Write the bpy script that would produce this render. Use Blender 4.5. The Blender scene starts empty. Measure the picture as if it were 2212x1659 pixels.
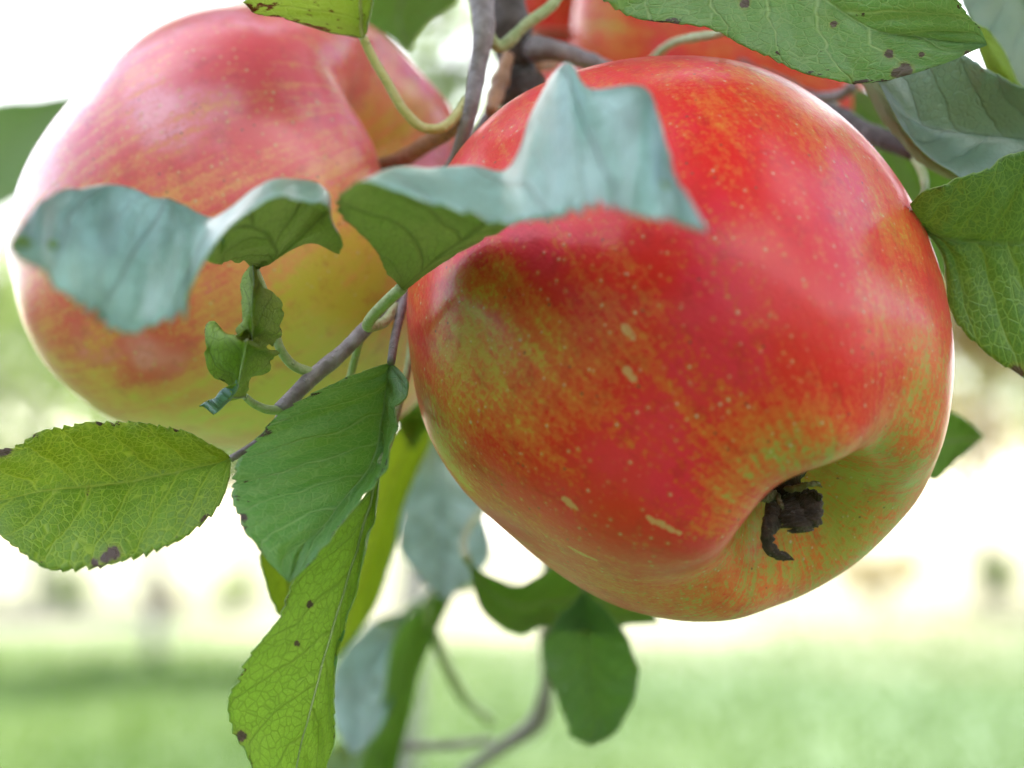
import bpy, math, random
import numpy as np
from mathutils import Vector, Matrix, noise as mnoise

random.seed(7); rng = np.random.default_rng(7)
scene = bpy.context.scene
col = scene.collection

# ------------------------------------------------------------------ camera
PITCH = math.radians(5.0)
CAM = np.array([0.0, 0.0, 1.5])
LENS, SENS = 30.0, 17.3
FOCUS = 0.268
cam_d = bpy.data.cameras.new('camera'); cam = bpy.data.objects.new('camera', cam_d); col.objects.link(cam)
cam.location = CAM; cam.rotation_euler = (math.radians(90) + PITCH, 0, 0)
cam_d.lens = LENS; cam_d.sensor_width = SENS; cam_d.sensor_fit = 'HORIZONTAL'
cam_d.clip_start = 0.02; cam_d.clip_end = 3000
cam_d.dof.use_dof = True; cam_d.dof.focus_distance = FOCUS; cam_d.dof.aperture_fstop = 4.8
scene.camera = cam

# ------------------------------------------------------------------ sky, sun, exposure
SUN_EL, SUN_AZ = math.radians(46), math.radians(-12)      # azimuth measured from +Y towards +X
sun_dir = Vector((math.sin(SUN_AZ)*math.cos(SUN_EL), math.cos(SUN_AZ)*math.cos(SUN_EL), math.sin(SUN_EL)))
ADDED_CLOUD = 10.0  # white cloud added to the sky to whiten and strengthen its light
world = bpy.data.worlds.new('World'); scene.world = world; world.use_nodes = True
wn = world.node_tree; wn.nodes.clear()
sky = wn.nodes.new('ShaderNodeTexSky'); sky.sky_type = 'NISHITA'; sky.sun_disc = False
sky.sun_elevation = SUN_EL; sky.sun_rotation = SUN_AZ
sky.air_density = 1.0; sky.dust_density = 2.0; sky.ozone_density = 1.0
bg = wn.nodes.new('ShaderNodeBackground'); bg.inputs['Strength'].default_value = 0.13
wo = wn.nodes.new('ShaderNodeOutputWorld')
wtc = wn.nodes.new('ShaderNodeTexCoord'); wns = wn.nodes.new('ShaderNodeTexNoise')
wns.inputs['Scale'].default_value = 1.6; wns.inputs['Detail'].default_value = 3; wns.inputs['Roughness'].default_value = .6
wmr = wn.nodes.new('ShaderNodeMapRange'); wmr.inputs[1].default_value = .44; wmr.inputs[2].default_value = .68
wmx = wn.nodes.new('ShaderNodeMix'); wmx.data_type = 'RGBA'; wmx.inputs[7].default_value = (ADDED_CLOUD*1.0, ADDED_CLOUD*.985, ADDED_CLOUD*.95, 1)
wn.links.new(wtc.outputs['Generated'], wns.inputs['Vector']); wn.links.new(wns.outputs[0], wmr.inputs[0]); wn.links.new(wmr.outputs[0], wmx.inputs[0])
wn.links.new(sky.outputs[0], wmx.inputs[6]); wn.links.new(wmx.outputs[2], bg.inputs[0]); wn.links.new(bg.outputs[0], wo.inputs[0])
sl = bpy.data.lights.new('sun', 'SUN'); sl.energy = 3.6; sl.angle = math.radians(0.53); sl.color = (1.0, 0.95, 0.86)
so = bpy.data.objects.new('sun', sl); col.objects.link(so)
so.rotation_euler = (-sun_dir).to_track_quat('-Z', 'Y').to_euler(); so.location = (0, 0, 6)
vs = scene.view_settings
scene.display_settings.display_device = 'sRGB'
vs.view_transform = 'Standard'; vs.look = 'None'; vs.gamma = 1.0; vs.exposure = 2.25; vs.use_curve_mapping = False
scene.cycles.use_denoising = True; scene.cycles.use_adaptive_sampling = True; scene.cycles.adaptive_threshold = .025
scene.cycles.max_bounces = 6; scene.cycles.diffuse_bounces = 4; scene.cycles.sample_clamp_indirect = 6

# ------------------------------------------------------------------ helpers
FW = np.array([0, math.cos(PITCH), math.sin(PITCH)])
UP = np.array([0, -math.sin(PITCH), math.cos(PITCH)])
RT = np.array([1.0, 0, 0])
KX = SENS/LENS                                             # frame width at one metre
def P(px, py, d):
    """photo position (2212 x 1659 scale) at distance d millimetres -> world point"""
    d = d*0.001
    return CAM + FW*d + RT*((px-1106)/2212*KX*d) - UP*((py-829.5)/2212*KX*d)
def PA(a):
    a = np.asarray(a, float); d = a[..., 2:3]*0.001
    return CAM + FW*d + RT*((a[..., 0:1]-1106)/2212*KX*d) - UP*((a[..., 1:2]-829.5)/2212*KX*d)
def proj(w):
    r = w-CAM; d = r@FW
    return 1106+(r@RT)/d/KX*2212, 829.5-(r@UP)/d/KX*2212, d*1000
def mmpx(px, d):                                           # pixels -> metres at that distance
    return px/2212*KX*d*0.001

WORLD_LOC = {}
def link(o, parent, origin):
    col.objects.link(o)
    pl = WORLD_LOC.get(parent.name, np.zeros(3)) if parent else np.zeros(3)
    if parent: o.parent = parent
    o.location = origin-pl
    WORLD_LOC[o.name] = np.array(origin, float)
    return o
def empty(name, loc, label, cat, group=None):
    o = bpy.data.objects.new(name, None); o.empty_display_size = 0.02
    link(o, None, np.array(loc, float)); o['label'] = label; o['category'] = cat
    if group: o['group'] = group
    return o
def mesh(name, v, f, mats, parent=None, origin=None, smooth=True, midx=None, uv=None, attrs=None, kind=None, label=None, cat=None, group=None):
    v = np.asarray(v, float)
    origin = v.mean(0) if origin is None else np.array(origin, float)
    me = bpy.data.meshes.new(name)
    if isinstance(f, np.ndarray):
        vv = v-origin; n = len(f); k = f.shape[1]
        me.vertices.add(len(vv)); me.vertices.foreach_set('co', vv.astype(np.float32).ravel())
        me.loops.add(n*k); me.loops.foreach_set('vertex_index', f.astype(np.int32).ravel())
        me.polygons.add(n); me.polygons.foreach_set('loop_start', np.arange(0, n*k, k, dtype=np.int32))
        me.update(calc_edges=True)
    else:
        me.from_pydata([tuple(q) for q in (v-origin)], [], f)
    if smooth: me.polygons.foreach_set('use_smooth', np.ones(len(me.polygons), bool))
    if midx is not None: me.polygons.foreach_set('material_index', np.asarray(midx, np.int32))
    for m in (mats if isinstance(mats, (list, tuple)) else [mats]): me.materials.append(m)
    if uv is not None:
        l = me.uv_layers.new(name='UVMap'); li = np.empty(len(me.loops), np.int32); me.loops.foreach_get('vertex_index', li)
        l.data.foreach_set('uv', np.asarray(uv, np.float32)[li].ravel())
    for an, av in (attrs or {}).items():
        av = np.asarray(av, np.float32)
        if av.ndim == 1:
            a = me.attributes.new(an, 'FLOAT', 'POINT'); a.data.foreach_set('value', av)
        else:
            a = me.attributes.new(an, 'FLOAT_VECTOR', 'POINT'); a.data.foreach_set('vector', av.ravel())
    me.validate(); me.update()
    o = link(bpy.data.objects.new(name, me), parent, origin)
    if kind: o['kind'] = kind
    if label: o['label'] = label
    if cat: o['category'] = cat
    if group: o['group'] = group
    return o

def hermite(knots, pts, x):
    """smooth interpolation through pts (n, ...) at knots (n,), evaluated at x (m,)"""
    knots = np.asarray(knots, float); pts = np.asarray(pts, float); n = len(knots)
    m = np.zeros_like(pts); dk = np.diff(knots)
    sl_ = np.diff(pts, axis=0)/dk.reshape((-1,)+(1,)*(pts.ndim-1))
    m[0] = sl_[0]; m[-1] = sl_[-1]
    for i in range(1, n-1):
        m[i] = (sl_[i-1]*dk[i]+sl_[i]*dk[i-1])/(dk[i]+dk[i-1])
    i = np.clip(np.searchsorted(knots, x, side='right')-1, 0, n-2)
    h = dk[i]; t = (x-knots[i])/h
    sh = (-1,)+(1,)*(pts.ndim-1); t = t.reshape(sh); h = h.reshape(sh)
    return (2*t**3-3*t**2+1)*pts[i]+(t**3-2*t**2+t)*h*m[i]+(-2*t**3+3*t**2)*pts[i+1]+(t**3-t**2)*h*m[i+1]
def fbm(x, seed, oct=3):
    """1-D smooth noise"""
    r = np.random.default_rng(seed); y = np.zeros_like(x); a = 1.0
    for k in range(oct):
        tab = r.uniform(-1, 1, 512); q = x*(2**k)+r.uniform(0, 100); i = np.floor(q).astype(int); t = q-i; t = t*t*(3-2*t)
        y += a*(tab[i % 512]*(1-t)+tab[(i+1) % 512]*t); a *= .5
    return y

# ------------------------------------------------------------------ shader node helper
class S:
    def __init__(s, nt, sock): s.nt, s.k = nt, sock
    def _m(s, op, *o, clamp=False):
        n = s.nt.nodes.new('ShaderNodeMath'); n.operation = op; n.use_clamp = clamp
        for i, q in enumerate((s,)+o):
            if isinstance(q, S): s.nt.links.new(q.k, n.inputs[i])
            else: n.inputs[i].default_value = q
        return S(s.nt, n.outputs[0])
    def __add__(s, o): return s._m('ADD', o)
    def __radd__(s, o): return s._m('ADD', o)
    def __sub__(s, o): return s._m('SUBTRACT', o)
    def __rsub__(s, o): return (s*-1.0)+o
    def __mul__(s, o): return s._m('MULTIPLY', o)
    def __rmul__(s, o): return s._m('MULTIPLY', o)
    def __truediv__(s, o): return s._m('DIVIDE', o)
    def __pow__(s, o): return s._m('POWER', o)
    def abs(s): return s._m('ABSOLUTE')
    def fract(s): return s._m('FRACT')
    def max(s, o): return s._m('MAXIMUM', o)
    def min(s, o): return s._m('MINIMUM', o)
    def clamp(s): return s._m('ADD', 0.0, clamp=True)
    def ramp(s, a, b, c=0.0, d=1.0):
        n = s.nt.nodes.new('ShaderNodeMapRange'); n.interpolation_type = 'SMOOTHSTEP'
        s.nt.links.new(s.k, n.inputs[0])
        for i, q in zip((1, 2, 3, 4), (a, b, c, d)):
            if isinstance(q, S): s.nt.links.new(q.k, n.inputs[i])
            else: n.inputs[i].default_value = q
        return S(s.nt, n.outputs[0])
class M:
    def __init__(s, name):
        s.m = bpy.data.materials.new(name); s.m.use_nodes = True; s.nt = s.m.node_tree; s.nt.nodes.clear()
        s.out = s.nt.nodes.new('ShaderNodeOutputMaterial')
    def node(s, t, **kw):
        n = s.nt.nodes.new(t)
        for k, v in kw.items(): setattr(n, k, v)
        return n
    def put(s, sock, v):
        if isinstance(v, S): s.nt.links.new(v.k, sock)
        elif isinstance(v, bpy.types.NodeSocket): s.nt.links.new(v, sock)
        elif isinstance(v, tuple) and len(v) == 3 and sock.type == 'RGBA': sock.default_value = (*v, 1)
        else: sock.default_value = v
    def coord(s, which='Object'): return s.node('ShaderNodeTexCoord').outputs[which]
    def attr(s, name): return s.node('ShaderNodeAttribute', attribute_name=name)
    def sep(s, vec):
        n = s.node('ShaderNodeSeparateXYZ'); s.put(n.inputs[0], vec); return [S(s.nt, o) for o in n.outputs]
    def comb(s, x, y, z):
        n = s.node('ShaderNodeCombineXYZ')
        for i, q in enumerate((x, y, z)): s.put(n.inputs[i], q)
        return n.outputs[0]
    def noise(s, vec, scale, detail=3, rough=.5, dist=0.0):
        n = s.node('ShaderNodeTexNoise'); s.put(n.inputs['Vector'], vec)
        n.inputs['Scale'].default_value = scale; n.inputs['Detail'].default_value = detail
        n.inputs['Roughness'].default_value = rough; n.inputs['Distortion'].default_value = dist
        return S(s.nt, n.outputs[0])
    def voro(s, vec, scale, feature='F1', rnd=1.0):
        n = s.node('ShaderNodeTexVoronoi', feature=feature); s.put(n.inputs['Vector'], vec)
        n.inputs['Scale'].default_value = scale; n.inputs['Randomness'].default_value = rnd
        return n
    def mix(s, f, a, b, blend='MIX'):
        n = s.node('ShaderNodeMix', data_type='RGBA', blend_type=blend)
        s.put(n.inputs[0], f); s.put(n.inputs[6], a); s.put(n.inputs[7], b); return n.outputs[2]
    def bump(s, h, strength, dist, normal=None):
        n = s.node('ShaderNodeBump'); s.put(n.inputs['Height'], h)
        n.inputs['Strength'].default_value = strength; n.inputs['Distance'].default_value = dist
        if normal is not None: s.put(n.inputs['Normal'], normal)
        return n.outputs[0]
    def pbr(s, **kw):
        n = s.node('ShaderNodeBsdfPrincipled')
        for k, v in kw.items(): s.put(n.inputs[k.replace('_', ' ')], v)
        return n.outputs[0]
    def trans(s, c, normal=None):
        n = s.node('ShaderNodeBsdfTranslucent'); s.put(n.inputs[0], c)
        if normal is not None: s.put(n.inputs[1], normal)
        return n.outputs[0]
    def mixsh(s, f, a, b):
        n = s.node('ShaderNodeMixShader'); s.put(n.inputs[0], f); s.put(n.inputs[1], a); s.put(n.inputs[2], b); return n.outputs[0]
    def done(s, sh): s.put(s.out.inputs[0], sh); return s.m

# ------------------------------------------------------------------ materials
def leaf_mat(name, c1, c2, tr, vein, rough, spec=.5, tfac=.4, nveins=7.0, veinmix=.6, net=.5, blotch=None, blotchamt=.0, bump=.5, seed=0., hair=0.0, coat=0.0, tv=.6, spotc=(.15, .085, .08)):
    m = M(name); uv = m.coord('UV'); u, vv, _ = m.sep(uv)
    v = vv*2.0-1.0; av = v.abs(); side = v.ramp(-.001, .001)
    plain = m.comb(u*2.3, v*.62, seed)
    wob = m.noise(plain, 4.0, 2)-.5
    mid = av.ramp(.004, u.ramp(0., 1., .05, .02), 1., 0.)
    p = u*nveins-(av**1.15)*1.55+side*.43+wob*.5+.1
    dd = ((p.fract()-.5).abs())*(-1.0)+.5                      # 0 on a vein
    sec = dd.ramp(.0, av.ramp(0., 1., .085, .045), 1., 0.)
    vo = m.voro(plain, 17.0, 'DISTANCE_TO_EDGE'); net1 = S(m.nt, vo.outputs[0]).ramp(.0, .11, 1., 0.)
    vo2 = m.voro(plain, 46.0, 'DISTANCE_TO_EDGE'); net2 = S(m.nt, vo2.outputs[0]).ramp(.0, .14, 1., 0.)
    netm = (net1*.8).max(net2*.45)*net
    vm = mid.max(sec*.9).max(netm)
    n1 = m.noise(plain, 3.5, 4, .6)
    tr = tuple(min(.97, math.sqrt(q*.62)/tfac) for q in tr); c1 = tuple(q/(1-tfac*.6) for q in c1); c2 = tuple(q/(1-tfac*.6) for q in c2)
    cc = m.mix(n1.ramp(.3, .7), c1, c2)
    cc = m.mix(vm*veinmix, cc, vein)
    trc = m.mix(n1.ramp(.3, .7), tr, tuple(q*.85 for q in tr))
    trc = m.mix(vm*.9, trc, tuple(min(1., q*tv) for q in tr))
    if blotch is not None:
        n2 = m.noise(m.comb(u*2.3, v*.62, seed+3.1), 9.0, 5, .65)
        e = (av**6)*.16
        bm = (n2+e).ramp(.72-blotchamt, .76-blotchamt)
        cc = m.mix(bm, cc, blotch); trc = m.mix(bm, trc, tuple(q*.6 for q in blotch))
    spf = S(m.nt, m.attr('spot').outputs['Fac'])+(m.noise(plain, 30., 3)-.5)*.9; sp = spf.ramp(.45, .75)
    cc = m.mix(spf.ramp(.12, .4)*.5, cc, (.26, .22, .05))
    cc = m.mix(sp*.9, cc, spotc); trc = m.mix(sp, trc, tuple(q*.7 for q in spotc))
    fine = m.noise(plain, 120.0, 2)
    h = mid.max(sec)*(-1.0)+fine*.35+net1*(-.6*net)
    nb = m.bump(h, bump, .00035)
    rg = (fine-.5)*.15+rough
    sh = m.pbr(Base_Color=cc, Roughness=rg, Specular_IOR_Level=spec, Normal=nb, Sheen_Weight=hair, Sheen_Roughness=.5, Coat_Weight=coat, Coat_Roughness=.35)
    return m.done(m.mixsh(tfac, sh, m.trans(trc, nb)))

def bark_mat(name, c1, c2, rough=.75, sc=400.):
    m = M(name); oc = m.coord('Object')
    n = m.noise(oc, sc, 4, .6); n2 = m.noise(oc, sc*.25, 3)
    cc = m.mix(n.ramp(.35, .65), c1, c2)
    cc = m.mix(n2.ramp(.5, .75)*.5, cc, tuple(q*.55 for q in c1))
    vo = S(m.nt, m.voro(oc, sc*1.2).outputs[0]).ramp(.08, .2, 1., 0.)
    cc = m.mix(vo*.5, cc, tuple(min(1, q*1.7+.05) for q in c2))
    return m.done(m.pbr(Base_Color=cc, Roughness=rough, Normal=m.bump(n+vo*.6, .9, .0007), Specular_IOR_Level=.4, Sheen_Weight=.15))

def apple_mat(name, red, pink, orange, yellow, seed=0., coat=.42, crough=.21, sp0=.22, green=(.27, .27, .06), mott=1.):
    m = M(name); lp = m.attr('lp').outputs['Vector']; x, y, z = m.sep(lp)
    r = ((x*x+y*y)**.5)+.001; nx = x/r; ny = y/r
    bl = S(m.nt, m.attr('blush').outputs['Fac']); sc = S(m.nt, m.attr('scar').outputs['Fac'])
    st = m.noise(m.comb(nx*7., ny*7., z*1.1+seed), 1.0, 5, .62)
    st2 = m.noise(m.comb(nx*26., ny*26., z*2.4+seed), 1.0, 4, .6)
    mo = m.noise(lp, 7.0, 5, .65); fi = m.noise(lp, 46.0, 3, .6)
    fj = m.noise(m.comb(x, y, z*.7), 105.0, 2, .6)
    b = bl+((st-.5)*.62+(st2-.5)*.70+(mo-.5)*.80+((fi-.5)*.95+(fj-.5)*.50)*mott)*bl.ramp(.02, .5, .35, 1.)
    yellow = m.mix(z.ramp(-.92, -.45, 1., 0.)*.75, yellow, green)
    c = m.mix(b.ramp(.12, .48), yellow, orange)
    c = m.mix(b.ramp(.40, .92), c, red)
    c = m.mix(m.noise(lp, 2.2, 3).ramp(.45, .7)*b.ramp(.6, .95), c, pink)
    c = m.mix(m.noise(lp, 11.0, 4, .7).ramp(.5, .72)*.35, c, tuple(q*.55 for q in red))
    # lenticels
    vo = m.voro(lp, 27.0); dist = S(m.nt, vo.outputs['Distance']); rr, gg, bb = m.sep(vo.outputs['Color'])
    lent = dist.ramp(rr*.06+.02, rr*.10+.12, 1., 0.)
    halo = dist.ramp(.10, .42, 1., 0.)
    c = m.mix(halo*.28*gg, c, yellow)
    c = m.mix(lent*gg.ramp(.15,.9,.15,.60), c, (.56, .42, .36))
    vo2 = m.voro(lp, 13.0); sp = S(m.nt, vo2.outputs['Distance']).ramp(.04, .09, 1., 0.)
    c = m.mix(sp*.8, c, (.10, .06, .03))
    c = m.mix((sc*1.25+(mo-.5)*1.6+(fi-.5)*2.2-.2).ramp(.3, .9)*sc.ramp(0., .15)*.65, c, (.58, .36, .17))
    h = lent*.55+fi*.50+fj*.30+st2*.35+mo*.8
    nb = m.bump(h, .40, .0005)
    rg = (mo-.5)*.30+.44
    sh = m.pbr(Base_Color=c, Roughness=rg, Specular_IOR_Level=sp0, Normal=nb, Sheen_Weight=.05, Sheen_Roughness=.5, Sheen_Tint=(1., .86, .92), Coat_Weight=coat, Coat_Roughness=crough)
    return m.done(sh)

def plain_mat(name, c1, c2, sc, rough=.8, tr=None, tfac=.4, det=4, sheen=0.0, spec=.3):
    m = M(name); n = m.noise(m.coord('Object'), sc, det, .6)
    cc = m.mix(n.ramp(.3, .7), c1, c2); sh = m.pbr(Base_Color=cc, Roughness=rough, Specular_IOR_Level=spec, Sheen_Weight=sheen)
    if tr: sh = m.mixsh(tfac, sh, m.trans(tr))
    return m.done(sh)

UND = dict(rough=.62, spec=.3, hair=.12)
MT = {}
MT['top'] = leaf_mat('leaf_top_green', (.026, .105, .030), (.055, .175, .050), (.09, .26, .025), (.34, .48, .24), .25, tfac=.38, net=.6, veinmix=.85, blotch=(.10, .055, .05), blotchamt=.02, coat=0.45, tv=1.25, bump=0.8)
MT['topyel'] = leaf_mat('leaf_top_yellow_green', (.030, .085, .008), (.018, .058, .010), (.15, .24, .006), (.34, .42, .06), .40, spec=.35, tfac=.45, net=1.0, veinmix=.85, blotch=(.13, .06, .04), blotchamt=.0, seed=2., tv=1.7)
MT['topsky'] = leaf_mat('leaf_top_sky_sheen', (.045, .135, .105), (.25, .43, .40), (.08, .18, .05), (.04, .10, .065), .36, tfac=.2, net=.6, veinmix=.7, bump=1., coat=1., seed=4., blotch=(.16, .12, .06), blotchamt=-.04)  # sky reflection painted into the pale blue-green base colour
MT['topsky_dark'] = leaf_mat('leaf_top_blue_green', (.040, .105, .075), (.065, .145, .110), (.06, .15, .03), (.07, .15, .10), .36, tfac=.2, net=.6, veinmix=.5, coat=1., seed=4.5, blotch=(.16, .12, .06), blotchamt=-.04, bump=.8)  # darker copy, sky tint likewise put into the base colour
MT['topshade'] = leaf_mat('leaf_top_shade_green', (.016, .060, .022), (.026, .085, .028), (.012, .042, .006), (.14, .23, .08), .36, tfac=.28, net=1.0, veinmix=.75, seed=6., coat=.2, tv=1.3)  # transmission colour cut down to stand in for deep shade on rear leaves
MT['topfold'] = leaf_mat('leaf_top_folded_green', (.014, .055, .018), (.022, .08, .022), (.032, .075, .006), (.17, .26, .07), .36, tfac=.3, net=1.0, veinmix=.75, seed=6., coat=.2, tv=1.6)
MT['und'] = leaf_mat('leaf_underside_olive', (.085, .155, .030), (.12, .20, .045), (.30, .46, .02), (.07, .11, .03), .6, spec=.3, tfac=.5, seed=1., hair=.1, net=.7, bump=.7)
MT['undyel'] = leaf_mat('leaf_underside_yellow_green', (.15, .24, .025), (.20, .29, .035), (.30, .46, .02), (.12, .17, .03), .58, spec=.35, tfac=.5, seed=3., hair=.1, net=.95, veinmix=.75, blotch=(.16, .08, .04), blotchamt=-.03, bump=.6, tv=0.62)
MT['undred'] = leaf_mat('leaf_underside_freckled', (.20, .26, .03), (.26, .30, .04), (.36, .46, .015), (.36, .42, .10), .58, spec=.3, tfac=.5, seed=5., hair=.1, net=.8, veinmix=.6, blotch=(.22, .05, .02), blotchamt=.10, tv=1.4)
MT['undpale'] = leaf_mat('leaf_underside_grey_green', (.16, .21, .11), (.21, .26, .15), (.20, .28, .05), (.15, .19, .09), .6, spec=.3, tfac=.35, seed=8., hair=.2, net=.5)
MT['edge'] = plain_mat('leaf_margin_highlight', (.22, .32, .10), (.30, .38, .16), 300., .6, (.3, .45, .08), .4)  # pale rim colour stands in for the highlight along leaf edges
MT['petiole'] = bark_mat('petiole_downy_green', (.27, .33, .13), (.36, .40, .20), .6, 500.)
MT['petyel'] = bark_mat('petiole_yellow', (.42, .38, .12), (.50, .44, .18), .5, 500.)
MT['twig'] = bark_mat('twig_grey_purple', (.15, .115, .115), (.24, .20, .20), .5, 420.)
MT['bark'] = bark_mat('bark_dark', (.045, .032, .028), (.095, .075, .07), .75, 300.)
MT['stalk'] = bark_mat('stalk_brown', (.24, .11, .05), (.34, .17, .08), .45, 500.)
MT['trunk'] = bark_mat('bark_trunk', (.16, .14, .14), (.28, .25, .25), .85, 18.)
MT['calyx'] = bark_mat('calyx_dried', (.022, .013, .010), (.06, .036, .026), .9, 900.)
MT['calyxpale'] = bark_mat('calyx_dried_pale', (.16, .14, .08), (.22, .20, .12), .9, 900.)
MT['apple_front'] = apple_mat('apple_skin_front', (.62, .012, .009), (.66, .014, .045), (.62, .115, .022), (.52, .30, .035), 0.)
MT['apple_left'] = apple_mat('apple_skin_left', (.68, .060, .075), (.82, .27, .36), (.72, .28, .09), (.56, .43, .045), 3., 1., .27, .5, mott=.45)  # pink skin, lightened further to carry the sky highlight in its colour
MT['apple_back'] = apple_mat('apple_skin_back', (.62, .020, .018), (.64, .04, .06), (.62, .15, .035), (.46, .36, .05), 6.)

# ------------------------------------------------------------------ the setting: lawn, path, far field
def lawn_mat():
    m = M('lawn_grass'); oc = m.coord('Object')
    n1 = m.noise(oc, .35, 4, .6); n2 = m.noise(oc, 3.0, 4, .6)
    c = m.mix(n1.ramp(.38, .62), (.015, .060, .004), (.055, .108, .008))  # random grass tone whose dark patches also stand in for tree shade
    c = m.mix(n2.ramp(.45, .75)*.7, c, (.10, .15, .03))
    x, y, z = m.sep(m.node('ShaderNodeNewGeometry').outputs['Position'])
    dry = (m.noise(oc, .22, 4, .65)+y.ramp(12., 36., -.26, .20)+x.ramp(-6., 4., -.06, .06)).ramp(.36, .80)
    c = m.mix((x+m.noise(oc, .5, 3)*3.).ramp(-1., 5., 0., .8), c, (.115, .175, .095))
    c = m.mix(dry, c, (.24, .225, .14))
    return m.done(m.pbr(Base_Color=c, Roughness=.75, Specular_IOR_Level=.07, Normal=m.bump(n2, .6, .05)))
def grav_mat():
    m = M('gravel_pale'); oc = m.coord('Object')
    n1 = m.noise(oc, 2.0, 4, .6); n2 = m.noise(oc, 25.0, 3)
    c = m.mix(n1.ramp(.35, .65), (.17, .145, .145), (.27, .24, .23)); c = m.mix(n2.ramp(.4, .7)*.5, c, (.10, .09, .09))
    return m.done(m.pbr(Base_Color=c, Roughness=.9, Specular_IOR_Level=.0, Normal=m.bump(n2, .6, .02)))
def sheet(name, x0, x1, y0, y1, z, mat, nx=40, ny=40, wav=0.0, **kw):
    xs = np.linspace(x0, x1, nx); ys = np.linspace(y0, y1, ny)
    X, Y = np.meshgrid(xs, ys); Z = np.full_like(X, z)
    if wav: Y = Y+wav*np.sin(X*.35+1.0)+wav*.5*np.sin(X*.9)
    v = np.stack([X, Y, Z], -1).reshape(-1, 3); I = np.arange(nx*ny).reshape(ny, nx)
    f = np.stack([I[:-1, :-1], I[:-1, 1:], I[1:, 1:], I[1:, :-1]], -1).reshape(-1, 4)
    return mesh(name, v, f, mat, kind='structure', **kw)
sheet('lawn', -900, 900, -300, 1500, 0, lawn_mat(), 30, 30)
def path_strip():
    n = 90; t = np.linspace(0, 1, n); cx_ = -34+40*t; cy_ = 23+19*t**1.3+1.2*np.sin(t*9); wd = 3.2+.5*np.sin(t*23)+.3*np.sin(t*51)
    k = np.linspace(-.5, .5, 8); v = np.stack([np.repeat(cx_, 8), (cy_[:, None]+k[None]*wd[:, None]).ravel(), np.full(n*8, .012)], 1)
    I = np.arange(n*8).reshape(n, 8); f = np.stack([I[:-1, :-1], I[1:, :-1], I[1:, 1:], I[:-1, 1:]], -1).reshape(-1, 4)[:, ::-1]
    return mesh('gravel_path', v, f, grav_mat(), kind='structure')
path_strip()

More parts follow.
